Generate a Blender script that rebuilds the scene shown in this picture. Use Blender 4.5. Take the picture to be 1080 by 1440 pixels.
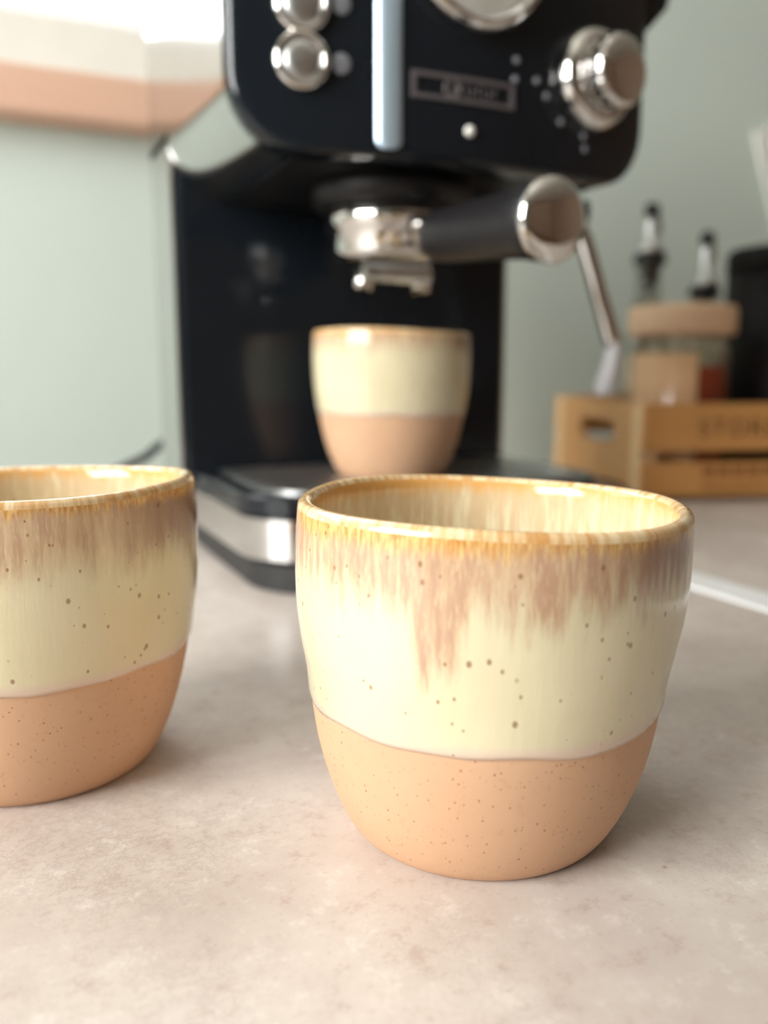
import bpy, bmesh, math, random
from mathutils import Vector, Matrix
random.seed(7)
for o in list(bpy.data.objects): bpy.data.objects.remove(o)
scene = bpy.context.scene
C = scene.collection
PI = math.pi

# ------------------------------------------------------------------ camera
FPX, PITCH, CAMZ = 1200.0, math.radians(9.6), 0.1046      # worktop surface is z = 0
cam = bpy.data.cameras.new('camera'); camo = bpy.data.objects.new('camera', cam); C.objects.link(camo)
cam.sensor_fit = 'VERTICAL'; cam.sensor_height = 36.0; cam.lens = FPX / 1440 * 36.0
cam.clip_start = 0.01
camo.location = (0, 0, CAMZ); camo.rotation_euler = (PI/2 - PITCH, 0, -math.radians(25))
cam.dof.use_dof = True; cam.dof.focus_distance = 0.182; cam.dof.aperture_fstop = cam.lens / 4.0
scene.camera = camo

# ------------------------------------------------------------------ room frame: u along the window wall, v out of it, z up
YAW = 0.0                                   # the room lies along the world axes; the camera is turned 25 degrees to it
QR = Matrix.Rotation(-math.radians(25), 3, 'Z')
RX = Vector((1, 0, 0)); FX = Vector((0, -1, 0))
G0 = QR @ Vector((0.005, 0.455, 0))
def W(u, v, z): return G0 + RX*u + FX*v + Vector((0, 0, z))
def ray(x, y):
    a, b = (x-540)/FPX, (720-y)/FPX
    return QR @ Vector((a, math.cos(PITCH)+b*math.sin(PITCH), -math.sin(PITCH)+b*math.cos(PITCH)))
CAMP = Vector((0, 0, CAMZ))
def onv(x, y, v):                       # photo point on the plane at v: (u, z)
    d = ray(x, y); t = (v - (CAMP-G0).dot(FX)) / d.dot(FX); p = CAMP + d*t
    return (p-G0).dot(RX), p.z
def ong(x, y, z=0.0):
    d = ray(x, y); return CAMP + d*((z-CAMZ)/d.z)

# ------------------------------------------------------------------ world and daylight
world = bpy.data.worlds.new('world'); scene.world = world; world.use_nodes = True
bg = world.node_tree.nodes['Background']; bg.inputs[0].default_value = (1.0, 0.98, 0.93, 1); bg.inputs[1].default_value = 1.0
def area(name, loc, direction, sx, sy, energy, col):
    l = bpy.data.lights.new(name, 'AREA'); l.shape = 'RECTANGLE'; l.size = sx; l.size_y = sy; l.energy = energy; l.color = col
    o = bpy.data.objects.new(name, l); C.objects.link(o); o.location = loc
    o.rotation_euler = Vector(direction).to_track_quat('-Z', 'Y').to_euler()
    return o
LW_U, LW_V0, LW_V1, LW_Z0, LW_Z1 = -1.30, 0.0, 0.95, 0.20, 1.15      # side window opening
BW_U0, BW_U1, BW_Z0, BW_Z1 = -1.05, 0.06, 0.332, 1.25               # window over the worktop
area('daylight_side_window', W(LW_U-0.25, (LW_V0+LW_V1)/2, 0.68), RX, 1.1, 1.1, 72, (1.0, 0.985, 0.965))
area('daylight_back_window', W((BW_U0+BW_U1)/2, -0.36-0.35, 0.85), FX, 2.4, 1.6, 52, (0.95, 0.98, 1.0))
scene.view_settings.view_transform = 'Standard'; scene.view_settings.look = 'None'
scene.view_settings.exposure = 0.38; scene.view_settings.gamma = 1.0; scene.view_settings.use_curve_mapping = False

# ------------------------------------------------------------------ material helpers
def srgb(r, g, b):
    f = lambda c: (c/255/12.92) if c/255 <= 0.04045 else ((c/255+0.055)/1.055)**2.4
    return (f(r), f(g), f(b), 1)
class NT:
    def __init__(s, name):
        s.m = bpy.data.materials.new(name); s.m.use_nodes = True; s.t = s.m.node_tree
        s.b = s.t.nodes['Principled BSDF']
        s.tc = None
    def put(s, inp, v):
        if isinstance(v, bpy.types.NodeSocket): s.t.links.new(v, inp)
        elif v is not None:
            if inp.type == 'VALUE' or not isinstance(v, (int, float)): inp.default_value = v
            else: inp.default_value = (v, v, v, 1) if inp.type == 'RGBA' else (v, v, v)
    def node(s, t, **k):
        n = s.t.nodes.new(t)
        for a, b in k.items(): setattr(n, a, b)
        return n
    def obj(s):
        if not s.tc: s.tc = s.node('ShaderNodeTexCoord')
        return s.tc.outputs['Object']
    def math(s, op, a, b=None, c=None, clamp=False):
        n = s.node('ShaderNodeMath', operation=op, use_clamp=clamp)
        for i, v in enumerate((a, b, c)):
            if v is not None: s.put(n.inputs[i], v)
        return n.outputs[0]
    def vmath(s, op, a, b=None, scale=None):
        n = s.node('ShaderNodeVectorMath', operation=op); s.put(n.inputs[0], a)
        if b is not None: s.put(n.inputs[1], b)
        if scale is not None: s.put(n.inputs['Scale'], scale)
        return n.outputs['Value'] if op in ('DOT_PRODUCT', 'LENGTH') else n.outputs[0]
    def ss(s, x, lo, hi, t0=0.0, t1=1.0):
        n = s.node('ShaderNodeMapRange', interpolation_type='SMOOTHSTEP')
        for i, v in enumerate((x, lo, hi, t0, t1)): s.put(n.inputs[i], v)
        return n.outputs[0]
    def noise(s, vec, scale=1.0, detail=2.0, rough=0.5):
        n = s.node('ShaderNodeTexNoise'); s.put(n.inputs['Vector'], vec); s.put(n.inputs['Scale'], scale)
        s.put(n.inputs['Detail'], detail); s.put(n.inputs['Roughness'], rough); return n.outputs['Fac']
    def voro(s, vec, scale):
        n = s.node('ShaderNodeTexVoronoi'); s.put(n.inputs['Vector'], vec); s.put(n.inputs['Scale'], scale)
        return n.outputs['Distance'], n.outputs['Color']
    def mix(s, f, a, b, mode='MIX'):
        n = s.node('ShaderNodeMix', data_type='RGBA', blend_type=mode); s.put(n.inputs[0], f); s.put(n.inputs[6], a); s.put(n.inputs[7], b)
        return n.outputs[2]
    def sep(s, v):
        n = s.node('ShaderNodeSeparateXYZ'); s.put(n.inputs[0], v); return n.outputs
    def comb(s, x, y, z):
        n = s.node('ShaderNodeCombineXYZ')
        for i, v in enumerate((x, y, z)): s.put(n.inputs[i], v)
        return n.outputs[0]
    def bump(s, h, strength=0.3, dist=0.001):
        n = s.node('ShaderNodeBump'); s.put(n.inputs['Height'], h); s.put(n.inputs['Strength'], strength); s.put(n.inputs['Distance'], dist)
        s.put(s.b.inputs['Normal'], n.outputs[0])
    def set(s, **k):
        names = dict(col='Base Color', rough='Roughness', metal='Metallic', coat='Coat Weight', coatr='Coat Roughness', ior='IOR',
                     trans='Transmission Weight', alpha='Alpha', sss='Subsurface Weight', spec='Specular IOR Level', emis='Emission Color', emits='Emission Strength')
        for a, v in k.items(): s.put(s.b.inputs[names[a]], v)
        return s
def plain(name, col, rough=0.5, metal=0.0, noise_amt=0.06, nscale=40, **k):
    n = NT(name); f = n.noise(n.obj(), nscale, 3)
    dark = tuple(c*(1-noise_amt) for c in col[:3])+(1,); lite = tuple(min(1, c*(1+noise_amt)) for c in col[:3])+(1,)
    n.set(col=n.mix(f, dark, lite), rough=rough, metal=metal, **k); return n.m
M = {}
M['black_gloss'] = plain('black gloss plastic', (0.008, 0.011, 0.015, 1), 0.13, spec=0.4)
M['black_satin'] = plain('black satin plastic', (0.011, 0.010, 0.011, 1), 0.40, spec=0.3)
M['black_soft'] = plain('black matt rubber', (0.018, 0.017, 0.017, 1), 0.55)
M['steel'] = plain('polished stainless steel', (0.62, 0.62, 0.61, 1), 0.13, 1.0)
M['steel_satin'] = plain('satin steel', (0.66, 0.66, 0.66, 1), 0.32, 1.0)
M['chrome'] = plain('chrome', (0.74, 0.72, 0.70, 1), 0.06, 1.0)
M['trim_strip'] = plain('sky tinted aluminium strip', (0.62, 0.80, 0.98, 1), 0.40, 0.75)  # blue of the reflected sky is put into the base colour
M['black_matt'] = plain('matt black tin', (0.007, 0.005, 0.005, 1), 0.5, spec=0.15)
M['taupe'] = plain('warm taupe wall paint', srgb(172, 146, 126), 0.8)
M['wand_tip'] = plain('pale silicone', srgb(196, 194, 196), 0.4)
M['white'] = plain('white enamel', srgb(236, 234, 226), 0.35)
M['grey_led'] = plain('grey indicator lens', srgb(120, 122, 128), 0.25)
M['faint_print'] = plain('faint grey print', srgb(92, 86, 88), 0.4)
M['red_print'] = plain('red print', srgb(190, 60, 40), 0.4)
M['paper'] = plain('white card', srgb(240, 240, 232), 0.7)
M['alu'] = plain('joint strip with painted gleam', srgb(246, 247, 248), 0.3)  # white stands in for window light mirrored in the metal

def m_wall():
    n = NT('pale sage wall paint'); f = n.noise(n.obj(), 3, 4); g = n.noise(n.obj(), 300, 2)
    n.set(col=n.mix(f, srgb(203, 215, 207), srgb(209, 220, 212)), rough=0.75); n.bump(g, 0.15, 0.0005); return n.m
M['wall'] = m_wall()
M['plaster'] = plain('white plaster', srgb(226, 222, 212), 0.8)
M['floorm'] = plain('brown floor boards', srgb(150, 116, 86), 0.5, nscale=8, noise_amt=0.2)
def m_top():
    n = NT('stone look laminate'); v = n.obj()
    a = n.noise(v, 18, 6, 0.65); b = n.noise(v, 110, 8, 0.75); c = n.noise(v, 420, 5, 0.7); w = n.noise(v, 14, 3)
    col = n.mix(n.ss(a, 0.3, 0.7), srgb(190, 177, 169), srgb(208, 198, 190))
    col = n.mix(n.math('MULTIPLY', n.ss(b, 0.52, 0.70), 0.55), col, srgb(226, 220, 212))
    col = n.mix(n.math('MULTIPLY', n.ss(b, 0.47, 0.33), 0.60), col, srgb(172, 150, 141))
    veins = n.math('SUBTRACT', 1.0, n.ss(n.math('ABSOLUTE', n.math('SUBTRACT', n.noise(v, 150, 6, 0.75), 0.5)), 0.0, 0.035))
    col = n.mix(n.math('MULTIPLY', veins, n.math('MULTIPLY', n.ss(w, 0.4, 0.65), 0.40)), col, srgb(160, 140, 132))
    col = n.mix(n.math('MULTIPLY', n.ss(c, 0.56, 0.70), 0.35), col, srgb(168, 148, 138))
    d, vc = n.voro(v, 70); r = n.sep(vc)[0]
    dots = n.math('MULTIPLY', n.ss(d, 0.075, 0.04), n.math('GREATER_THAN', r, 0.9))
    col = n.mix(n.math('MULTIPLY', dots, 0.6), col, srgb(130, 105, 95))
    n.set(col=col, rough=n.ss(b, 0.2, 0.8, 0.40, 0.52)); n.bump(c, 0.08, 0.0004); return n.m
M['top'] = m_top()
def m_wood(name, c1, c2, axis=0, sc=22):
    n = NT(name); x = n.sep(n.obj()); k = [170.0, 170.0, 170.0]; k[axis] = 9.0
    v = n.comb(*[n.math('MULTIPLY', x[i], k[i]) for i in range(3)])
    f = n.noise(v, 1.0, 4, 0.6); g = n.noise(n.obj(), 14, 2)
    n.set(col=n.mix(g, n.mix(f, c1, c2), c1), rough=0.55); n.bump(f, 0.1, 0.0005); return n.m
M['pine'] = m_wood('pine crate wood', srgb(206, 150, 88), srgb(180, 122, 62))
M['pine_end'] = m_wood('pine crate end wood', srgb(208, 158, 104), srgb(188, 136, 82), 1)
M['pine_post'] = m_wood('window lit pine post', srgb(232, 200, 156), srgb(218, 182, 136), 2)  # window light on the posts is painted in as paler wood
M['sill'] = m_wood('warm varnished sill wood', srgb(224, 184, 160), srgb(212, 168, 142))
M['stencil'] = plain('brown stencil ink', srgb(70, 40, 14), 0.7)
M['stencil_pale'] = plain('faded stencil ink', srgb(132, 84, 38), 0.7)

def glassy(name, tint, gl=0.12):
    n = NT(name); t = n.t
    tr = n.node('ShaderNodeBsdfTransparent'); tr.inputs[0].default_value = tint
    g = n.node('ShaderNodeBsdfGlossy'); g.inputs['Roughness'].default_value = 0.04
    lw = n.node('ShaderNodeLayerWeight'); lw.inputs[0].default_value = 0.25
    f = n.math('ADD', n.math('MULTIPLY', lw.outputs['Fresnel'], 0.5), gl*0.4, clamp=True)
    mx = n.node('ShaderNodeMixShader'); t.links.new(f, mx.inputs[0]); t.links.new(tr.outputs[0], mx.inputs[1]); t.links.new(g.outputs[0], mx.inputs[2])
    t.links.new(mx.outputs[0], t.nodes['Material Output'].inputs[0]); return n.m
M['glass'] = glassy('clear bottle glass', (0.97, 0.97, 0.95, 1))
M['jar_glass'] = glassy('amber tinted jar glass', (0.96, 0.88, 0.80, 1), 0.05)
M['pane'] = glassy('window glass', (0.96, 0.97, 0.97, 1), 0.05)
M['vinegar'] = plain('red wine vinegar', srgb(168, 82, 62), 0.25)
M['oil'] = plain('pale cloudy oil', srgb(244, 216, 182), 0.4)
M['terracotta_lid'] = plain('pale wooden jar lid', srgb(238, 200, 164), 0.5)

# ------------------------------------------------------------------ mesh helpers
class MB:
    def __init__(s): s.v = []; s.f = []; s.mi = []; s.sm = []
    def add(s, vs, fs, mi=0, smooth=True):
        o = len(s.v); s.v += [tuple(p) for p in vs]
        for f in fs: s.f.append(tuple(i+o for i in f)); s.mi.append(mi); s.sm.append(smooth)
        return s
    def box(s, x0, x1, y0, y1, z0, z1, bev=0.0, mi=0, xf=None):
        bm = bmesh.new(); bmesh.ops.create_cube(bm, size=1.0)
        for v in bm.verts: v.co = Vector(((x0+x1)/2+v.co.x*(x1-x0), (y0+y1)/2+v.co.y*(y1-y0), (z0+z1)/2+v.co.z*(z1-z0)))
        if bev > 0: bmesh.ops.bevel(bm, geom=list(bm.edges), offset=bev, segments=2, profile=0.5, affect='EDGES')
        if xf is not None: bmesh.ops.transform(bm, matrix=xf, verts=list(bm.verts))
        bm.verts.index_update(); s.add([v.co for v in bm.verts], [[v.index for v in f.verts] for f in bm.faces], mi, False); bm.free(); return s
    def rings(s, rs, mi=0, cap0=True, cap1=True, closed=True, smooth=True):
        n = len(rs[0]); vs = [p for r in rs for p in r]; fs = []
        for i in range(len(rs)-1):
            for j in range(n if closed else n-1):
                k = (j+1) % n; fs.append((i*n+j, i*n+k, (i+1)*n+k, (i+1)*n+j))
        s.add(vs, fs, mi, smooth)
        o = len(s.v)-len(vs)
        if cap0: s.f.append(tuple(o+j for j in reversed(range(n)))); s.mi.append(mi); s.sm.append(False)
        if cap1: s.f.append(tuple(o+(len(rs)-1)*n+j for j in range(n))); s.mi.append(mi); s.sm.append(False)
        return s
    def lathe(s, prof, seg=40, xf=None, mi=0):                     # prof: (r, z) around z
        xf = xf or Matrix.Identity(4)
        rs = [[xf @ Vector((max(r, 1e-5)*math.cos(2*PI*j/seg), max(r, 1e-5)*math.sin(2*PI*j/seg), z)) for j in range(seg)] for r, z in prof]
        return s.rings(rs, mi)
    def tube(s, path, r, seg=14, mi=0):
        rs = []; n = len(path); path = [Vector(p) for p in path]
        ref = Vector((0.31, 0.17, 0.93)).normalized()
        for i, p in enumerate(path):
            t = (path[min(i+1, n-1)]-path[max(i-1, 0)]).normalized()
            a = t.cross(ref).normalized(); b = t.cross(a)
            rr = r[i] if isinstance(r, (list, tuple)) else r
            rs.append([p+(a*math.cos(2*PI*j/seg)+b*math.sin(2*PI*j/seg))*rr for j in range(seg)])
        return s.rings(rs, mi)
    def build(s, name, mats, parent=None, loc=None, rot=None):
        me = bpy.data.meshes.new(name); me.from_pydata(s.v, [], s.f)
        for m in (mats if isinstance(mats, (list, tuple)) else [mats]): me.materials.append(M[m] if isinstance(m, str) else m)
        for p, mi, sm in zip(me.polygons, s.mi, s.sm): p.material_index = mi; p.use_smooth = sm
        bm = bmesh.new(); bm.from_mesh(me); bmesh.ops.recalc_face_normals(bm, faces=bm.faces)
        bm.to_mesh(me); bm.free(); me.validate()
        o = bpy.data.objects.new(name, me); C.objects.link(o)
        if parent: o.parent = parent
        if loc is not None: o.location = loc
        if rot is not None: o.rotation_euler = rot
        return o
def tag(o, label, cat, group=None):
    o['label'] = label; o['category'] = cat
    if group: o['group'] = group
    return o
def thing(name, label, cat, loc=(0, 0, 0), rz=0, group=None):
    o = bpy.data.objects.new(name, None); C.objects.link(o); o.location = loc; o.rotation_euler = (0, 0, rz); o.empty_display_size = 0.02
    return tag(o, label, cat, group)
def structure(o, label=None):
    o['kind'] = 'structure'
    if label: o['label'] = label
    return o
def dup(o, parent, **k):
    c = o.copy(); C.objects.link(c); c.parent = parent
    for a, b in k.items(): setattr(c, a, b)
    return c
def smooth_path(pts, n=8):
    pts = [Vector(p) for p in pts]; out = []
    for i in range(len(pts)-1):
        p0, p1, p2, p3 = pts[max(i-1, 0)], pts[i], pts[i+1], pts[min(i+2, len(pts)-1)]
        for k in range(n):
            t = k/n; out.append(0.5*((2*p1)+(p2-p0)*t+(2*p0-5*p1+4*p2-p3)*t*t+(3*p1-p0-3*p2+p3)*t**3))
    return out+[pts[-1]]
def rrect(x0, x1, y0, y1, rads, n=8):                             # rads: corner radii ll, lr, ur, ul, anticlockwise
    out = []
    for (cx, cy, a0, r) in ((x0+rads[0], y0+rads[0], PI, rads[0]), (x1-rads[1], y0+rads[1], 1.5*PI, rads[1]),
                            (x1-rads[2], y1-rads[2], 0, rads[2]), (x0+rads[3], y1-rads[3], PI/2, rads[3])):
        for k in range(n+1):
            a = a0+PI/2*k/n; out.append((cx+r*math.cos(a), cy+r*math.sin(a)))
    return out
def prism(mb, outline, z0, z1, bev=0.0, mi=0):
    cx = sum(p[0] for p in outline)/len(outline); cy = sum(p[1] for p in outline)/len(outline)
    def ins(d): return [(p[0]-d*(1 if p[0] > cx else -1), p[1]-d*(1 if p[1] > cy else -1)) for p in outline]
    lv = [(z0, 0)] if bev <= 0 else [(z0, bev), (z0+bev, 0)]
    lv += [(z1, 0)] if bev <= 0 else [(z1-bev, 0), (z1, bev)]
    return mb.rings([[Vector((x, y, z)) for x, y in ins(d)] for z, d in lv], mi, smooth=False)
def text_mesh(name, s, size, mat, parent, loc, rot, depth=0.0002, space=1.0):
    cu = bpy.data.curves.new(name, 'FONT'); cu.body = s; cu.size = size; cu.extrude = depth; cu.space_character = space
    cu.align_x = 'LEFT'; cu.align_y = 'CENTER'
    tmp = bpy.data.objects.new(name, cu); C.objects.link(tmp)
    dg = bpy.context.evaluated_depsgraph_get(); me = bpy.data.meshes.new_from_object(tmp.evaluated_get(dg))
    bpy.data.objects.remove(tmp); me.materials.clear(); me.materials.append(M[mat])
    o = bpy.data.objects.new(name, me); C.objects.link(o); o.parent = parent; o.location = loc; o.rotation_euler = rot
    return o

# ------------------------------------------------------------------ the room
RU0, RU1, RV0, RV1, RZ0, RZ1 = -1.30, 3.2, -0.36, 3.6, -0.90, 1.65
room_rot = (0, 0, YAW)            # local x = u, local y = -v
def wallmesh(rects, thick_axis, c0, c1):
    mb = MB()
    for a0, a1, z0, z1 in rects:
        if thick_axis == 'v': mb.box(a0, a1, -c1, -c0, z0, z1)
        else: mb.box(c0, c1, -a1, -a0, z0, z1)
    return mb
T = 0.12
structure(wallmesh([(RU0-T, BW_U0, RZ0, RZ1), (BW_U1, RU1+T, RZ0, RZ1), (BW_U0, BW_U1, RZ0, BW_Z0), (BW_U0, BW_U1, BW_Z1, RZ1)], 'v', RV0-T, RV0)
          .build('wall_back', 'wall', None, G0, room_rot), 'pale sage painted wall with the window over the worktop')
structure(wallmesh([(RV0, LW_V0, RZ0, RZ1), (LW_V1, RV1, RZ0, RZ1), (LW_V0, LW_V1, RZ0, LW_Z0), (LW_V0, LW_V1, LW_Z1, RZ1)], 'u', RU0-T, RU0)
          .build('wall_left', 'wall', None, G0, room_rot))
structure(MB().box(RU1, RU1+T, -RV1, -RV0, RZ0, RZ1).build('wall_right', 'taupe', None, G0, room_rot))
structure(MB().box(RU0-T, RU1+T, -RV1-T, -RV1, RZ0, RZ1).build('wall_front', 'taupe', None, G0, room_rot))
structure(MB().box(RU0-T, RU1+T, -RV1-T, -RV0+T, RZ0-0.05, RZ0).build('floor', 'floorm', None, G0, room_rot))
structure(MB().box(RU0-T, RU1+T, -RV1-T, -RV0+T, RZ1, RZ1+0.05).build('ceiling', 'plaster', None, G0, room_rot))

# window over the worktop: opening with white frame, wooden sill, pane
w1 = bpy.data.objects.new('window_1', None); C.objects.link(w1); w1.location = G0; w1.rotation_euler = room_rot
structure(w1, 'daylit window with white frame and warm wooden sill')
yb = -RV0                                                          # wall face in local y
fr = MB()
fr.box(BW_U0, BW_U1, yb+0.01, yb+0.06, BW_Z0, BW_Z0+0.052, 0.004)
fr.box(BW_U0, BW_U1, yb+0.01, yb+0.06, BW_Z1-0.05, BW_Z1, 0.004)
fr.box(BW_U0, BW_U0+0.05, yb+0.01, yb+0.06, BW_Z0+0.052, BW_Z1-0.05, 0.004)
fr.box(BW_U1-0.05, BW_U1, yb+0.01, yb+0.06, BW_Z0+0.052, BW_Z1-0.05, 0.004)
fr.box((BW_U0+BW_U1)/2-0.03, (BW_U0+BW_U1)/2+0.03, yb+0.012, yb+0.058, BW_Z0+0.052, BW_Z1-0.05, 0.004)
fr.build('window_frame', 'white', w1)
MB().box(BW_U0-0.04, BW_U1+0.04, yb-0.032, yb+0.012, BW_Z0-0.037, BW_Z0-0.001, 0.004).build('window_sill', 'sill', w1)
for a, b in ((BW_U0+0.05, (BW_U0+BW_U1)/2-0.03), ((BW_U0+BW_U1)/2+0.03, BW_U1-0.05)):
    MB().box(a, b, yb+0.033, yb+0.037, BW_Z0+0.052, BW_Z1-0.05).build('pane', 'pane', w1)
w2 = bpy.data.objects.new('window_2', None); C.objects.link(w2); w2.location = G0; w2.rotation_euler = room_rot; structure(w2)
fr = MB(); xw = LW_U-0.06; vm = (LW_V0+LW_V1)/2
for a0, a1, z0, z1 in ((LW_V0, LW_V1, LW_Z0, LW_Z0+0.05), (LW_V0, LW_V1, LW_Z1-0.05, LW_Z1), (LW_V0, LW_V0+0.05, LW_Z0+0.05, LW_Z1-0.05),
                       (LW_V1-0.05, LW_V1, LW_Z0+0.05, LW_Z1-0.05), (vm-0.025, vm+0.025, LW_Z0+0.05, LW_Z1-0.05)):
    fr.box(xw-0.025, xw+0.025, -a1, -a0, z0, z1, 0.004)
fr.build('window_frame', 'white', w2)
for a, b in ((LW_V0+0.05, vm-0.025), (vm+0.025, LW_V1-0.05)):
    MB().box(xw-0.002, xw+0.002, -b, -a, LW_Z0+0.05, LW_Z1-0.05).build('pane', 'pane', w2)

# worktop in two lengths that meet at a metal joint strip, its bright reflection painted white
JU = 0.118
def slab(u0, u1, v1, name, label):
    o = MB().box(u0, u1, -v1, -RV0, -0.038, 0.0, 0.0015).build(name, 'top', None, G0, room_rot)
    return tag(o, label, 'worktop')
slab(RU0, JU-0.0115, 0.44, 'worktop', 'mottled beige laminate worktop under the speckled cups and coffee machine')
slab(JU+0.0115, 2.0, 0.44, 'worktop', 'mottled beige laminate worktop under the pine crate, beyond the joint strip')
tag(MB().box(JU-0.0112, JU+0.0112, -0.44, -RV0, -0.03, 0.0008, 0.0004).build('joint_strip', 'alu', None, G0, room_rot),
    'strip covering the joint between the two worktops, its gleam painted white', 'trim strip')
for u0, u1, lab in ((-1.29, -0.50, 'beneath the worktop below the window'), (-0.495, 0.29, 'beneath the coffee machine'), (0.295, 1.1, 'beneath the pine crate'), (1.105, 2.0, 'at the far end of the worktop')):
    cb = thing('base_cabinet', 'white kitchen base cabinet '+lab, 'cabinet', W(0, 0, RZ0), YAW)
    MB().box(u0, u1, -0.38, -RV0-0.025, 0.0, 0.862).build('carcass', 'white', cb)
    d = MB().box(u0+0.004, u1-0.004, -0.40, -0.381, 0.1, 0.855, 0.002).build('door', 'white', cb)
    MB().tube([(u1-0.05, -0.40, 0.6), (u1-0.05, -0.43, 0.61), (u1-0.05, -0.43, 0.77), (u1-0.05, -0.40, 0.78)], 0.005, 8).build('handle', 'steel_satin', d)

# ------------------------------------------------------------------ speckled cups
CH = 0.0758
PROF = [(a, b*0.945) for a, b in [(0.0, 0.0300), (0.0008, 0.0312), (0.0022, 0.0324), (0.005, 0.0342), (0.010, 0.0366), (0.016, 0.0388), (0.022, 0.0405), (0.029, 0.0421), (0.036, 0.0434), (0.044, 0.0446), (0.052, 0.0453), (0.060, 0.0456), (0.068, 0.0455), (CH, 0.0451)]]
def prof(z):
    for (a, ra), (b, rb) in zip(PROF, PROF[1:]):
        if z <= b: return ra+(rb-ra)*(z-a)/(b-a)
    return PROF[-1][1]
def cup_mats(tag_, zl, tilt, zb, amp, drips, dark_dir, seed, strength):
    def common(n):
        x, y, z = n.sep(n.obj()); nv = n.vmath('NORMALIZE', n.comb(x, y, 0.0)); off = n.vmath('ADD', nv, (seed*3.1, seed*1.7, 0))
        nx, ny, _ = n.sep(off)
        streak = n.noise(n.comb(n.math('MULTIPLY', nx, 22), n.math('MULTIPLY', ny, 22), n.math('MULTIPLY', z, 75)), 1.0, 4, 0.6)
        fine = n.noise(n.comb(n.math('MULTIPLY', nx, 70), n.math('MULTIPLY', ny, 70), n.math('MULTIPLY', z, 260)), 1.0, 3, 0.6)
        return x, y, z, nv, off, streak, fine
    def specks(n, scale, thr, size):
        d, vc = n.voro(n.vmath('MULTIPLY', n.obj(), (1, 1, 0.75)), scale); r, g, _ = n.sep(vc)
        return n.math('MULTIPLY', n.ss(d, n.math('MULTIPLY', g, size), n.math('MULTIPLY', g, size*0.45)), n.math('GREATER_THAN', r, thr))
    # bare clay
    n = NT('bare clay '+tag_); v = n.obj()
    col = n.mix(n.noise(v, 45, 3), srgb(198, 156, 124), srgb(208, 169, 136))
    col = n.mix(n.math('MULTIPLY', n.ss(n.noise(v, 420, 3, 0.7), 0.55, 0.75), 0.35), col, srgb(188, 142, 106))
    col = n.mix(n.math('MULTIPLY', specks(n, 1050, 0.42, 0.31), 0.85), col, srgb(120, 72, 40))
    n.set(col=col, rough=0.62, spec=0.3, sss=0.0); n.bump(n.noise(v, 700, 3), 0.12, 0.0003); clay = n.m
    # outer glaze
    n = NT('cream drip glaze '+tag_); x, y, z, nv, off, streak, fine = common(n)
    cream = n.mix(n.noise(n.obj(), 50, 3), srgb(208, 196, 160), srgb(218, 207, 176))
    b = n.math('ADD', zb, n.math('MULTIPLY', n.math('SUBTRACT', n.noise(off, 2.2, 1), 0.5), amp))
    b = n.math('ADD', b, n.math('MULTIPLY', n.math('SUBTRACT', streak, 0.5), 0.020*strength))
    for (dx, dy), w, dep in drips:
        b = n.math('SUBTRACT', b, n.ss(n.vmath('DOT_PRODUCT', nv, (dx, dy, 0)), 1-w, 1.0, 0.0, dep))
    brown = n.ss(n.math('SUBTRACT', z, b), -0.005, 0.007)
    tan = n.mix(n.ss(streak, 0.36, 0.66), srgb(178, 140, 114), srgb(200, 168, 136))
    tan = n.mix(n.math('MULTIPLY', n.ss(fine, 0.5, 0.72), 0.55), tan, srgb(216, 192, 156))
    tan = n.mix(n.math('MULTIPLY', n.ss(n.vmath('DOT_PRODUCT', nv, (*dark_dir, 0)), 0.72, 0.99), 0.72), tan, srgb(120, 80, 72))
    col = n.mix(n.math('MULTIPLY', brown, 0.70+0.24*strength), cream, tan)
    rimz = n.math('ADD', z, n.math('MULTIPLY', n.math('SUBTRACT', streak, 0.5), 0.007))
    amber = n.mix(n.ss(fine, 0.35, 0.65), srgb(186, 130, 70), srgb(222, 184, 122))
    col = n.mix(n.ss(rimz, CH-0.0012-0.0046*strength, CH-0.0016+0.0012*(1-strength)), col, amber)
    zlv = n.math('ADD', zl, n.math('DIVIDE', n.vmath('DOT_PRODUCT', nv, (tilt[0], tilt[1], 0)), 1.0))
    e = n.math('SUBTRACT', z, n.math('ADD', zlv, n.math('MULTIPLY', n.math('SUBTRACT', n.noise(off, 9, 3), 0.5), 0.0012)))
    col = n.mix(n.math('MULTIPLY', n.ss(e, 0.0040, 0.0008), 0.8), col, srgb(214, 188, 172))
    col = n.mix(n.math('MULTIPLY', n.math('MULTIPLY', n.math('MAXIMUM', specks(n, 330, 0.50, 0.25), specks(n, 460, 0.35, 0.21)), n.ss(e, 0.000, 0.001)), 0.75), col, srgb(128, 86, 50))
    n.set(col=col, rough=0.16, coat=0.25, coatr=0.06); n.bump(n.math('ADD', n.noise(n.obj(), 90, 3), n.math('MULTIPLY', streak, 0.6)), 0.22, 0.0006); outer = n.m
    # inner glaze
    n = NT('inner glaze '+tag_); x, y, z, nv, off, streak, fine = common(n)
    f = n.ss(n.math('ADD', z, n.math('MULTIPLY', n.math('SUBTRACT', streak, 0.5), 0.09)), CH-0.030, CH-0.004)
    col = n.mix(n.math('MULTIPLY', f, 0.8), srgb(226, 214, 182), n.mix(fine, srgb(190, 156, 118), srgb(214, 188, 150)))
    col = n.mix(n.ss(n.math('ADD', z, n.math('MULTIPLY', n.math('SUBTRACT', streak, 0.5), 0.006)), CH-0.006, CH-0.001), col, srgb(214, 160, 92))
    n.set(col=col, rough=0.14, coat=0.25, coatr=0.06); inner = n.m
    # lip
    n = NT('amber lip '+tag_); x, y, z, nv, off, streak, fine = common(n)
    n.set(col=n.mix(n.ss(streak, 0.3, 0.7), srgb(198, 146, 86), srgb(230, 208, 168)), rough=0.12, coat=0.4, coatr=0.05); lip = n.m
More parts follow.
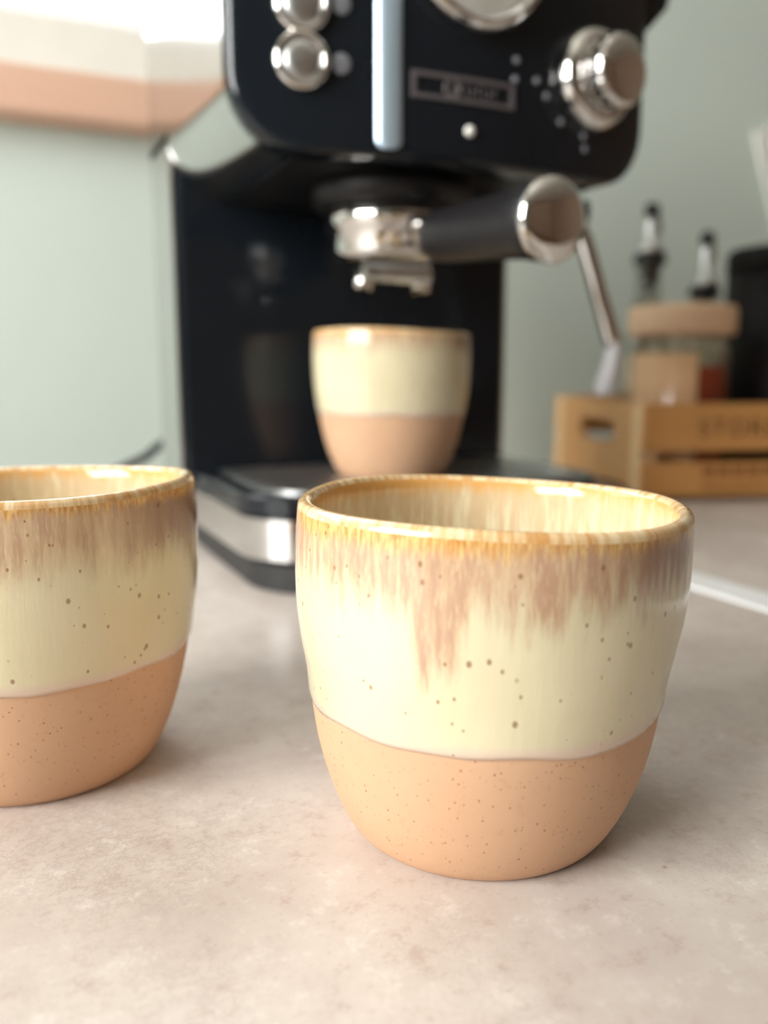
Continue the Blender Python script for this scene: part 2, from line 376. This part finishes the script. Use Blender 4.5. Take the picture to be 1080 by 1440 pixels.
    return clay, outer, inner, lip
def make_cup(label, loc, mats, zl, tilt, warp, rimtilt, seg=144, group=None, rz=-math.radians(25), lean=0.0, wide=1.0):
    root = thing('speckled_cup', label, 'cup', loc, rz, group)
    clay, outer, inner, lip = mats
    def pt(a, z, dr):
        n = (math.cos(a), math.sin(a)); r = wide*prof(z)*(1+warp(a, z/CH))+dr
        zz = z+(rimtilt[0]*n[0]+rimtilt[1]*n[1]+0.0004*math.sin(3*a+1))*(z/CH)
        return Vector((r*n[0]+lean*z/CH, r*n[1], zz))
    A = [2*PI*j/seg for j in range(seg)]
    # clay: foot and outside up to just above the glaze line
    def line(a): return zl+tilt[0]*math.cos(a)+tilt[1]*math.sin(a)+0.0003*math.sin(7*a)+0.0002*math.sin(13*a+2)
    mb = MB(); rs = [[Vector((0.026*math.cos(a), 0.026*math.sin(a), 0.0016)) for a in A], [Vector((0.0275*math.cos(a), 0.0275*math.sin(a), 0.0)) for a in A]]
    for k in range(17):
        t = k/16; rs.append([pt(a, (line(a)+0.002)*t**1.5, 0.0) for a in A])
    mb.rings(rs, 0, True, False); mb.build('clay_base', clay, root)
    # glaze wall: lower edge, outside, lip, inside, inside floor
    mb = MB(); TH = 0.0036
    rs = [[pt(a, line(a), -0.0006) for a in A], [pt(a, line(a)+0.0001, 0.0003) for a in A], [pt(a, line(a)+0.0012, 0.00055) for a in A]]
    for k in range(1, 27):
        t = k/26; rs.append([pt(a, line(a)+0.0012+(CH-0.0018-line(a)-0.0012)*t, 0.0005) for a in A])
    mb.rings(rs, 0, False, False)
    last = rs[-1]; rl = [last]
    for k in range(1, 8):
        b = PI*k/8; rl.append([pt(a, CH-0.0018, 0)+Vector((math.cos(a), math.sin(a), 0))*(-TH/2+0.0005+(TH/2)*math.cos(b)) + Vector((0, 0, 0.0018*math.sin(b))) for a in A])
    mb.rings(rl, 2, False, False)
    ri = [rl[-1]]
    for k in range(0, 22):
        z = (CH-0.0022)*(1-k/21)+0.011*(k/21); ri.append([pt(a, z, -TH) for a in A])
    for fr_, zz in ((0.93, 0.0078), (0.8, 0.0062), (0.5, 0.0055), (0.02, 0.0052)):
        ri.append([Vector((prof(0.011)*fr_*0.9*math.cos(a), prof(0.011)*fr_*0.9*math.sin(a), zz)) for a in A])
    mb.rings(ri, 1, False, True)
    mb.build('glazed_wall', [outer, inner, lip], root)
    return root
def warp_front(a, h):
    return (0.010*math.sin(2*a+0.5)*h - 0.022*math.exp(-((h-0.50)/0.13)**2)*math.exp(-((math.cos(a-PI*0.97)-1)/0.18)**2)
            - 0.030*math.exp(-((h-0.52)/0.16)**2)*math.exp(-((math.cos(a+0.25)-1)/0.20)**2)
            + 0.012*math.exp(-((h-0.45)/0.15)**2)*math.exp(-((math.cos(a+PI*0.42)-1)/0.12)**2))
def warp_left(a, h): return 0.008*math.sin(2*a+2.0)*h
def warp_back(a, h): return 0.006*math.sin(2*a+1.0)*h
CUPF = QR @ Vector((0.0222, 0.1895, 0)); CUPL = QR @ Vector((-0.0935, 0.2195, 0))
cup1 = make_cup('cream drip glazed cup in front of the coffee machine, brown drips below its amber rim', CUPF,
    cup_mats('front', 0.0322, (0.0004, 0), 0.0618, 0.012, [((-0.30, -0.954), 0.012, 0.015), ((0.62, -0.78), 0.01, 0.004)], (0.90, -0.43), 1.0, 1.0),
    0.0322, (0.0004, 0), warp_front, (-0.0011, 0.0), lean=0.0020)
cup2 = make_cup('cream drip glazed cup standing alone below the window, its brown band pale and even', CUPL,
    cup_mats('left', 0.0318, (0.0, 0), 0.0600, 0.008, [], (0.99, -0.1), 4.0, 0.55), 0.0318, (0.0, 0), warp_left, (0.0010, -0.0006))

# ------------------------------------------------------------------ coffee machine (local x right, y back, z up)
MU = 0.0108
mach = thing('espresso_machine', 'black and steel espresso machine with round gauge, buttons and steam knob', 'coffee machine', W(MU, 0, 0), YAW)
HW = 0.1080
prism(MB(), rrect(-0.097, 0.097, -0.050, 0.124, (0.036, 0.036, 0.012, 0.012)), 0.0, 0.0145, 0.0015).build('foot', 'black_soft', mach)
prism(MB(), rrect(-0.101, 0.101, -0.054, 0.128, (0.040, 0.040, 0.012, 0.012), 12), 0.0145, 0.0375, 0.002).build('base_band', 'steel', mach)
tray = MB()
ol = rrect(-0.102, 0.102, -0.055, 0.074, (0.041, 0.041, 0.004, 0.004), 12); il = rrect(-0.090, 0.090, -0.043, 0.066, (0.030, 0.030, 0.004, 0.004), 12)
tray.rings([[Vector((x, y, z)) for x, y in o] for o, z in ((ol, 0.0375), (ol, 0.0455), ([(x*0.985, y*0.985) for x, y in ol], 0.0468), (il, 0.0468), (il, 0.041))], 0, True, True, smooth=False)
tr = tray.build('drip_tray', 'black_gloss', mach)
gp = MB()
gp.rings([[Vector((x, y, z)) for x, y in o] for o, z in (
    ([(x*0.995, y*0.995) for x, y in il], 0.0455), ([(x*0.995, y*0.995) for x, y in il], 0.0478), ([(x*0.90, y*0.92+0.001) for x, y in il], 0.0478), ([(x*0.90, y*0.92+0.001) for x, y in il], 0.0455))], 0, False, False, smooth=False)
gr = gp.build('grille_frame', 'steel_satin', tr)
sl0 = None
for k in range(13):
    y = -0.032+k*0.0075
    hw = 0.081
    if y < -0.013: hw = 0.081-0.027*(1-math.sqrt(max(0, 1-((-0.013-y)/0.028)**2)))
    if sl0 is None:
        sl0 = MB().box(-1, 1, -0.0021, 0.0021, -0.0022, 0).build('grille_slat', 'steel_satin', tr); s_ = sl0
    else: s_ = dup(sl0, tr)
    s_.location = (0, y, 0.0478); s_.scale = (hw, 1, 1)
# column behind the tray
MB().box(-HW+0.0025, HW-0.0025, 0.075, 0.120, 0.0375, 0.24, 0.003).build('column', 'black_gloss', mach)
for sx in (-1, 1):
    MB().box(min(sx*HW, sx*(HW-0.0025)), max(sx*HW, sx*(HW-0.0025)), 0.077, 0.130, 0.038, 0.23, 0.0008).build('side_panel', 'steel', mach)
MB().box(-HW+0.003, HW-0.003, 0.1205, 0.131, 0.038, 0.30, 0.002).build('back_panel', 'black_satin', mach)
# head: extruded rounded outline, steel wrap, black bulged front and black underside
HB, HT, HR = 0.1945, 0.272, 0.030
YF, BULGE = -0.044, 0.016
def front_y(x): return YF-BULGE*(1-(x/HW)**2)
out = []
n = 10
for k in range(n+1):
    a = 1.5*PI-PI/2*k/n; out.append((-HW+HR+HR*math.cos(a), HB+HR+HR*math.sin(a)))     # bottom left, going up the left
left = out
right = [(-x, z) for x, z in reversed(left)]
crown = [(-HW, HT), (-HW, 0.325), (-HW+0.006, 0.339), (-HW+0.02, 0.345), (HW-0.02, 0.345), (HW-0.006, 0.339), (HW, 0.325), (HW, HT)]
wrap = left+crown+right                     # open outline, underside left out
YB = 0.130
mb = MB()
mb.rings([[Vector((x, y, z)) for x, z in wrap] for y in (YB, YF+0.0015)], 0, False, False, closed=False, smooth=True)
mb.rings([[Vector((x*0.985, y, HB+0.0+(z-HB)*0.985+0.001)) for x, z in wrap] for y in (YB, YF+0.0015)], 0, False, False, closed=False, smooth=True)
hs = mb.build('head_shell', 'steel', mach)
mod = hs.modifiers.new('es', 'EDGE_SPLIT'); mod.split_angle = math.radians(35)
MB().box(-HW+HR, HW-HR, YF+0.001, 0.0745, HB, HB+0.004).build('head_underside', 'black_satin', mach)
full = wrap
cxz = (0.0, 0.265)
mb = MB(); rs = []
for s_, dy in ((1.0, 0.006), (1.0, 0.0), (0.992, -0.0018), (0.975, -0.0024), (0.93, -0.0024), (0.8, -0.0024), (0.6, -0.0024), (0.4, -0.0024), (0.2, -0.0024), (0.02, -0.0024)):
    ring = []
    for x, z in full+[]:
        px, pz = cxz[0]+(x-cxz[0])*s_, cxz[1]+(z-cxz[1])*s_
        ring.append((px, pz))
    # extra points along the flat bottom edge so the bulge stays smooth
    a, b = ring[-1], ring[0]
    ring += [(a[0]+(b[0]-a[0])*k/12, a[1]+(b[1]-a[1])*k/12) for k in range(1, 12)]
    c = ring
    rs.append([Vector((x, (front_y(max(-HW, min(HW, x))) if dy <= 0 else YF)+dy, z)) for x, z in c])
mb.rings(rs, 0, False, True)
fp = mb.build('front_panel', 'black_gloss', mach)
mod = fp.modifiers.new('es', 'EDGE_SPLIT'); mod.split_angle = math.radians(50)
def on_front(x, z, lift=0.0):
    sl = math.atan2(2*BULGE*x/HW**2, 1.0)
    return Matrix.Translation((x, front_y(x)-0.0024-lift, z)) @ Matrix.Rotation(sl, 4, 'Z') @ Matrix.Rotation(PI/2, 4, 'X')   # local z points out of the panel
def on_px(x, y):                             # photo point -> panel (x, z)
    v = 0.055
    for _ in range(6):
        u, z = onv(x, y, v); v = -(front_y(max(-HW, min(HW, u-MU)))-0.0024)
    return u-MU, z
# push buttons with chrome rings, and their small lamps
for (bx, by), (lx, ly) in (((424, 86), (480, 90)), ((424, 6), (480, 6)), ((424, -78), (480, -80))):
    x, z = on_px(bx, by); xf = on_front(x, z)
    b = MB().lathe([(0.0085, 0), (0.0118, 0.0), (0.0118, 0.002), (0.0108, 0.0034), (0.0090, 0.0036), (0.0084, 0.0024), (0.0084, 0.0)], 40, xf).build('button_ring', 'chrome', fp)
    MB().lathe([(0.0083, 0.0), (0.0083, 0.0022), (0.0070, 0.0032), (0.0040, 0.0037), (0.0, 0.0039)], 36, xf).build('push_button', 'steel_satin', fp)
    x, z = on_px(lx, ly); xf = on_front(x, z)
    MB().lathe([(0.0042, 0.0), (0.0042, 0.0005), (0.0036, 0.0008), (0.0, 0.0010)], 24, xf).build('indicator_lamp', 'grey_led', fp)
# vertical trim strip, rounded at its lower end
x0, _ = on_px(547, 100); _, zbot = on_px(547, 210)
st = MB(); hw = 0.0060; rows = []
zs = [zbot+hw*0.6*(1-math.cos(PI/2*k/6)) for k in range(7)]+[zbot+0.02, 0.30, 0.335]
for i, z in enumerate(zs):
    w = hw*(0.35+0.65*math.sin(PI/2*i/6)) if i < 6 else hw
    row = []
    for k in range(9):
        t = -1+2*k/8; xx = x0+w*t
        row.append(Vector((xx, front_y(xx)-0.0022-0.0022*math.sqrt(max(0, 1-t*t*0.96)), z)))
    row += [Vector((x0+w, front_y(x0+w)-0.0015, z)), Vector((x0-w, front_y(x0-w)-0.0015, z))]
    rows.append(row)
st.rings(rows, 0).build('trim_strip', 'trim_strip', fp)
# pressure gauge
xg, zgb = on_px(668, 48); xg2, _ = on_px(668, 0); RG = 0.036; xf = on_front(xg2, zgb+RG)
gg = MB().lathe([(0.0295, 0.0), (RG, -0.001), (RG, 0.004), (0.0345, 0.0075), (0.0325, 0.0085), (0.031, 0.0075), (0.0285, 0.003), (0.0285, 0.0)], 64, xf).build('gauge_bezel', 'chrome', fp)
MB().lathe([(0.0288, 0.0), (0.0288, 0.0028), (0.0, 0.0028)], 48, xf).build('gauge_dial', 'white', gg)
nd = MB().box(-0.0006, 0.0006, -0.006, 0.021, 0.0031, 0.0036, xf=xf @ Matrix.Rotation(math.radians(140), 4, 'Z')).build('gauge_needle', 'red_print', gg)
for k in range(11):
    a = math.radians(-130+26*k)
    MB().box(-0.0004, 0.0004, 0.0215, 0.026, 0.0029, 0.0032, xf=xf @ Matrix.Rotation(a, 4, 'Z')).build('dial_mark', 'black_satin', gg)
# name plate: thin raised border on the curved panel, emblem and faint lettering
xa, za = on_px(578, 98); xb, zb_ = on_px(722, 142); zt = za; zbm = on_px(578, 136)[1]
npm = MB()
def curved_bar(mb, xs0, xs1, z0, z1, lift=0.0009, n=14):
    rows = []
    for k in range(n+1):
        xx = xs0+(xs1-xs0)*k/n; y = front_y(xx)-0.0024
        rows.append([Vector((xx, y+0.0005, z0)), Vector((xx, y-lift, z0)), Vector((xx, y-lift, z1)), Vector((xx, y+0.0005, z1))])
    mb.rings(rows, 0, smooth=False)
curved_bar(npm, xa, xb, zt-0.0018, zt); curved_bar(npm, xa, xb, zbm, zbm+0.0018)
curved_bar(npm, xa, xa+0.002, zbm+0.0018, zt-0.0018, n=2); curved_bar(npm, xb-0.002, xb, zbm+0.0018, zt-0.0018, n=2)
npo = npm.build('name_plate_border', 'faint_print', fp)
zm = (zt+zbm)/2; L = xb-xa
MB().lathe([(0.0030, 0.0), (0.0042, 0.0), (0.0042, 0.0006), (0.0030, 0.0006), (0.0030, 0.0)], 28, on_front(xa+L*0.38, zm)).build('emblem', 'faint_print', npo)
for k in range(7):
    xx = xa+L*(0.48+0.055*k); xf = on_front(xx, zm)
    mb = MB().box(-0.0011, -0.0006, -0.0022, 0.0022, 0, 0.0005, xf=xf).box(-0.0006, 0.0011, (0.0016, -0.0022, -0.0003)[k % 3], (0.0022, -0.0016, 0.0003)[k % 3], 0, 0.0005, xf=xf)
    mb.build('letter', 'faint_print', npo)
# little ready lamp and the marks round the knob
x, z = on_px(660, 185); MB().lathe([(0.0024, 0.0), (0.0024, 0.0010), (0.0016, 0.0018), (0.0, 0.0021)], 20, on_front(x, z)).build('ready_lamp', 'white', fp)
xk, zk = on_px(829, 115)
for px_, py_ in ((726, 85), (724, 112), (754, 114), (768, 136), (788, 172), (820, 192), (822, 210)):
    x, z = on_px(px_, py_); MB().lathe([(0.0016, 0.0), (0.0016, 0.0006), (0.0009, 0.0011), (0.0, 0.0012)], 16, on_front(x, z)).build('knob_mark', 'grey_led', fp)
# steam knob
xf = on_front(xk, zk)
kb = MB().lathe([(0.017, -0.001), (0.0225, -0.001), (0.0232, 0.003), (0.0222, 0.007), (0.0195, 0.0095), (0.0165, 0.0102), (0.0140, 0.009), (0.0120, 0.008), (0.0, 0.008)], 56, xf).build('knob_collar', 'chrome', fp)
prk = []
seg = 72
for r, z, fl in ((0.0120, 0.007, 0), (0.0125, 0.009, 0), (0.0158, 0.0105, 1), (0.0166, 0.012, 1), (0.0166, 0.0190, 1), (0.0158, 0.0210, 1), (0.0135, 0.0220, 0), (0.007, 0.0225, 0), (0.0002, 0.0227, 0)):
    prk.append([xf @ Vector(((r-(0.0009*(0.5+0.5*math.cos(18*2*PI*j/seg)) if fl else 0))*math.cos(2*PI*j/seg), (r-(0.0009*(0.5+0.5*math.cos(18*2*PI*j/seg)) if fl else 0))*math.sin(2*PI*j/seg), z)) for j in range(seg)])
MB().rings(prk).build('steam_knob', 'chrome', kb)
# flared black tank lid on the right flank, above the knob
MB().rings([[Vector((x, y, z)) for x, z in ((HW+0.0003, HT-0.002), (HW+0.016, HT+0.014), (HW+0.020, HT+0.03), (HW+0.020, 0.335), (HW+0.0003, 0.343))] for y in (YF+0.002, YB)], 0, smooth=False).build('tank_lid', 'black_satin', mach)
# brew group under the head
MB().lathe([(0.034, 0.183), (0.040, 0.184), (0.041, 0.190), (0.041, 0.1955), (0.02, 0.1955)], 48, Matrix.Translation((-0.0115, 0, 0))).build('brew_group', 'black_satin', mach)
# steam wand
uw, zw = onv(800, 262, 0.0); ut, zt_ = onv(862, 486, 0.012); ue, ze = onv(850, 552, 0.0)
p0 = Vector((uw-MU, 0.0, 0.192)); p1 = Vector((ut-MU, -0.012, zt_)); pm = Vector((onv(820, 335, 0.004)[0]-MU, -0.004, onv(820, 335, 0.004)[1]))
sw = MB().tube(smooth_path([p0, pm, pm.lerp(p1, 0.5), p1], 6), 0.0052, 16).build('steam_wand', 'chrome', mach)
MB().tube(smooth_path([p1+Vector((0.001, 0, 0.003)), p1+Vector((0.001, 0.002, -0.010)), Vector((ue-MU, 0.002, ze))], 6), [0.0044, 0.0050, 0.0050, 0.0048, 0.0046, 0.0046, 0.0048, 0.0052, 0.0056, 0.0058, 0.0060, 0.0060, 0.0042], 14).build('wand_tip', 'wand_tip', sw)
MB().lathe([(0.012, 0.186), (0.0125, 0.190), (0.012, 0.1955)], 24, Matrix.Translation((p0.x, 0, 0))).build('wand_pivot', 'black_satin', mach)
# power cord from the back of the machine along the wall
ca = onv(243, 622, -0.275); cb_ = onv(190, 650, -0.29)
cp = [W(-0.060, -0.131, 0.070), W(-0.066, -0.200, 0.062), W(ca[0]-0.01, -0.285, ca[1]-0.004), W(cb_[0], -0.29, cb_[1]), W(cb_[0]-0.07, -0.295, 0.006), W(cb_[0]-0.18, -0.30, 0.0042), W(-0.55, -0.30, 0.0042), W(-0.85, -0.315, 0.0042)]
inv = (Matrix.Translation(W(MU, 0, 0)) @ Matrix.Rotation(YAW, 4, 'Z')).inverted()
MB().tube([inv @ p for p in smooth_path(cp, 8)], 0.0036, 10).build('power_cord', 'black_soft', mach)

# portafilter: locked under the group, lifts away
pf = thing('portafilter', 'chrome portafilter with thick black handle and mirror end cap, locked below the machine head', 'portafilter', W(MU-0.0115, 0, 0.1435), YAW+math.radians(6.5))
zo = -0.1435
MB().lathe([(0.026, 0.157+zo), (0.031, 0.158+zo), (0.0325, 0.162+zo), (0.0325, 0.172+zo), (0.0345, 0.173+zo), (0.0345, 0.1825+zo), (0.030, 0.1828+zo)], 56).build('basket', 'chrome', pf)
sp = MB().box(-0.021, 0.021, -0.008, 0.008, 0.1475+zo, 0.1568+zo, 0.003).build('spout_block', 'steel', pf)
for sx in (-1, 1):
    MB().tube([(sx*0.0165, 0, 0.1500+zo), (sx*0.0175, 0, 0.1465+zo), (sx*0.018, 0, zo+0.1435)], [0.0055, 0.0050, 0.0045], 18).build('spout', 'chrome', sp)
hx0, hx1 = Vector((0, -0.034, 0.1665+zo)), Vector((0, -0.117, 0.1625+zo))
hd = (hx1-hx0).normalized(); hq = Matrix.Translation(hx0) @ hd.to_track_quat('Z', 'Y').to_matrix().to_4x4(); HL = (hx1-hx0).length
MB().lathe([(0.006, -0.006), (0.0085, -0.004), (0.0085, 0.010), (0.006, 0.010)], 28, hq).build('handle_collar', 'chrome', pf)
hnd = MB().lathe([(0.009, 0.004), (0.0116, 0.006), (0.0124, 0.012), (0.0128, 0.03), (0.0134, 0.05), (0.0145, 0.07), (0.0157, HL-0.006), (0.0160, HL-0.001), (0.015, HL)], 40, hq).build('handle', 'black_satin', pf)
MB().lathe([(0.014, HL-0.001), (0.0167, HL), (0.0170, HL+0.0025), (0.0160, HL+0.0042), (0.0130, HL+0.0058), (0.008, HL+0.0070), (0.004, HL+0.0074), (0.0, HL+0.0075)], 48, hq).build('end_cap', 'chrome', hnd)

# third cup on the drip tray
pos = W(0.0035, -0.010, 0.0478)
cup3 = make_cup('cream glazed cup standing on the drip tray under the spouts', pos,
    cup_mats('tray', 0.0325, (0.0, 0), 0.0660, 0.006, [], (0.99, -0.1), 7.0, 0.6), 0.0325, (0.0, 0), warp_back, (-0.001, 0.0), seg=96, wide=0.965)

# ------------------------------------------------------------------ pine crate with bottles
cf = ong(895, 705); CANG = math.radians(7.0)
CANG -= math.radians(25)
cr = thing('wooden_crate', 'small pine crate with stencilled slats and a handle hole in its end', 'crate', (cf.x, cf.y, 0), CANG)
CL, CD, CHT, PT = 0.33, 0.205, 0.077, 0.015      # length, depth, height, post
for x in (0, CL-PT):
    for y in (0, CD-PT):
        MB().box(x, x+PT, y, y+PT, 0, CHT, 0.0008).build('corner_post', 'pine_post', cr)
front = []
for y0 in (-0.007, CD+0.0002):
    for z0, z1 in ((0.004, 0.031), (0.040, CHT)):
        o = MB().box(0.0, CL, y0, y0+0.0068, z0, z1, 0.0008).build('slat', 'pine', cr); front.append(o)
def end_panel(x0):
    bm = bmesh.new(); th = 0.007
    y0, y1, z0, z1 = PT+0.0004, CD-PT-0.0004, 0.008, CHT
    cy, cz = CD/2, 0.050; hw_, hh = 0.043, 0.0100
    hole = []
    for sx, a0 in ((1, -PI/2), (-1, PI/2)):
        for k in range(9):
            a = a0+PI*k/8; hole.append((cy+sx*(hw_-hh)+hh*math.cos(a), cz+hh*math.sin(a)))
    m = len(hole); outl = []
    for y, z in hole:
        d = Vector((y-cy, z-cz)); tt = []
        if abs(d.x) > 1e-6: tt.append(((y1-cy) if d.x > 0 else (cy-y0))/abs(d.x))
        if abs(d.y) > 1e-6: tt.append(((z1-cz) if d.y > 0 else (cz-z0))/abs(d.y))
        t = min(tt); outl.append((cy+d.x*t, cz+d.y*t))
    # snap nearest points to the four corners
    for c in ((y0, z0), (y1, z0), (y1, z1), (y0, z1)):
        i = min(range(m), key=lambda q: (outl[q][0]-c[0])**2+(outl[q][1]-c[1])**2); outl[i] = c
    mb = MB(); rs = []
    for x, lp in ((x0, outl), (x0, hole), (x0+th, hole), (x0+th, outl), (x0, outl)): rs.append([Vector((x, y, z)) for y, z in lp])
    mb.rings(rs, 0, False, False, smooth=False); bm.free()
    return mb.build('end_panel', 'pine_end', cr)
end_panel(0.003); end_panel(CL-0.010)
MB().box(0.016, CL-0.016, 0.0004, CD-0.0004, 0.004, 0.0095).build('bottom_board', 'pine', cr)
def crate_x(px_): 
    dd = Vector((math.cos(CANG), math.sin(CANG), 0)); n_ = Vector((math.sin(CANG), -math.cos(CANG), 0)); r_ = ray(px_, 620)
    t = (Vector((cf.x, cf.y, 0))-CAMP).dot(n_)/r_.dot(n_); return (CAMP+r_*t-Vector((cf.x, cf.y, 0))).dot(dd)
xs = crate_x(976)
text_mesh('stencil_text', 'STORE', 0.0185, 'stencil', front[1], (xs, -0.0072, 0.0575), (PI/2, 0, 0), space=1.25)
xs2 = crate_x(985)
text_mesh('stencil_text', 'WOODEN', 0.0105, 'stencil_pale', front[0], (xs2, -0.0072, 0.0115), (PI/2, 0, 0), space=1.25)
for k in range(9):
    MB().box(xs2+k*0.0125, xs2+k*0.0125+0.0095, -0.0074, -0.0070, 0.0205, 0.0275).build('faded_stencil_mark', 'stencil_pale', front[0])
def in_crate(lx, ly, z=0.0096):
    return Vector((cf.x, cf.y, 0))+Matrix.Rotation(CANG, 3, 'Z') @ Vector((lx, ly, z))
def z_at(y, P):                               # height of photo row y at the distance of P
    d = QR.inverted() @ ray(540, y); t = (QR.inverted() @ P).y/d.y; return CAMZ+d.z*t
def x_for(px_, ly):                           # crate-local x under photo column px_ at local depth ly
    lo, hi = -0.1, 0.4
    for _ in range(40):
        m_ = (lo+hi)/2; P = QR.inverted() @ in_crate(m_, ly)
        w = P.y*math.cos(PITCH)-(0.1-CAMZ)*math.sin(PITCH)
        if 540+FPX*P.x/w < px_: lo = m_
        else: hi = m_
    return lo
def pour_bottle(px_, ly, label, liquid, ytop, ycollar, yneck, yshould, fill_y, rb, lean):
    P = in_crate(x_for(px_, ly), ly); b = thing('oil_bottle', label, 'bottle', P, math.radians(20), 'pouring bottles in the crate')
    z = lambda y: z_at(y, P)-P.z
    zs_, zn, zc, zt2 = z(yshould), z(yneck), z(ycollar), z(ytop)
    rn = 0.0115
    MB().lathe([(rb-0.003, 0.0), (rb, 0.002), (rb, zs_-0.02), (rb*0.93, zs_-0.008), (rb*0.62, zs_+0.012), (rn+0.003, zs_+0.03), (rn, zn-0.004), (rn, zc-0.004), (rn+0.002, zc-0.002), (rn+0.002, zc),
                (rn-0.002, zc), (rn-0.002, zn), (rb*0.55, zs_+0.008), (rb-0.004, zs_-0.022), (rb-0.004, 0.004), (0.001, 0.004)], 36).build('bottle_glass', 'glass', b)
    zf = z(fill_y)
    MB().lathe([(rb-0.006, 0.0045), (rb-0.0045, 0.006), (rb-0.0045, zf-0.001), (rb-0.006, zf), (0.001, zf)], 32).build('liquid', liquid, b)
    MB().lathe([(0.003, zc-0.026), (0.0082, zc-0.012), (0.0092, zc-0.001), (0.0150, zc+0.0005), (0.0150, zc+0.004), (0.0128, zc+0.010), (0.004, zc+0.010)], 28).build('stopper', 'black_soft', b)
    MB().lathe([(0.0125, zc+0.0102), (0.0125, zc+0.014), (0.008, zc+0.018), (0.0062, zc+0.020), (0.0055, zt2-0.018), (0.004, zt2-0.012)], 24).build('pourer', 'steel_satin', b)
    mb = MB(); mb.box(-0.007, 0.007, -0.006, 0.006, zt2-0.014, zt2, 0.004)
    mb.tube([(0.004, 0, zt2-0.004), (0.009, 0, zt2-0.013), (0.013, 0, zt2-0.026)], [0.004, 0.0035, 0.003], 12)
    mb.build('flap_cap', 'black_soft', b)
    return b
pour_bottle(906, 0.136, 'clear glass pouring bottle with black stopper, taller one in the pine crate', 'oil', 285, 372, 425, 470, 500, 0.0235, 1)
pour_bottle(984, 0.160, 'clear glass pouring bottle with black stopper, shorter one beside the black canister', 'vinegar', 325, 418, 440, 470, 522, 0.0195, 1)
# tinted glass jar with a wide lid at the front of the crate
ly = 0.056; P = in_crate(x_for(955, ly), ly); jar = thing('storage_jar', 'glass jar of tan and red spice with a wide tan lid', 'jar', P)
zj = lambda y: z_at(y, P)-P.z
MB().lathe([(0.036, 0.0), (0.0385, 0.002), (0.0395, 0.01), (0.0395, zj(492)), (0.036, zj(480)), (0.036, zj(473)), (0.030, zj(473))], 44).build('jar_glass', 'jar_glass', jar)
MB().lathe([(0.0335, zj(473)+0.0004), (0.0425, zj(472)), (0.0435, zj(465)), (0.0435, zj(440)), (0.042, zj(432)), (0.03, zj(429)), (0.001, zj(428))], 44).build('jar_lid', 'terracotta_lid', jar)
for a0, a1, mat_, zf in ((PI*0.66, PI*1.52, 'oil', zj(497)), (PI*1.54, PI*2.64, 'vinegar', zj(515))):     # two fillings side by side
    ol_ = [(0.0375*math.cos(a0+(a1-a0)*k/20-math.radians(25)), 0.0375*math.sin(a0+(a1-a0)*k/20-math.radians(25))) for k in range(21)]
    MB().rings([[Vector((x*f_, y*f_, z)) for x, y in ol_] for z, f_ in ((0.003, 0.96), (0.006, 1.0), (zf-0.003, 1.0), (zf, 0.95))], 0, smooth=False).build('spice_filling', mat_, jar)
# black canister
ly = 0.094; lx = x_for(1018, ly)+0.058; P = in_crate(lx, ly); can = thing('canister', 'tall black cylindrical canister standing in the pine crate', 'canister', P)
ztop = z_at(350, P)-P.z
MB().lathe([(0.052, 0.0), (0.054, 0.002), (0.054, ztop-0.022), (0.0525, ztop-0.0215), (0.04, ztop-0.0215)], 56).build('canister_body', 'black_matt', can)
MB().lathe([(0.0535, ztop-0.0212), (0.0548, ztop-0.020), (0.0548, ztop-0.004), (0.052, ztop-0.0005), (0.02, ztop), (0.001, ztop)], 56).build('canister_lid', 'black_matt', can)
# tilted white card on the wall
u_, z_ = onv(1057, 188, RV0); cw = MB().box(0.0, 0.11, -0.004, -0.0005, -0.16, 0.0, 0.001)
card = cw.build('wall_card', 'paper', None, W(u_, RV0, z_), (0, 0, YAW))
card.rotation_euler = (Matrix.Rotation(YAW, 3, 'Z') @ Matrix.Rotation(math.radians(-24), 3, 'Y')).to_euler()
tag(card, 'white card hung at a tilt on the sage wall', 'card')
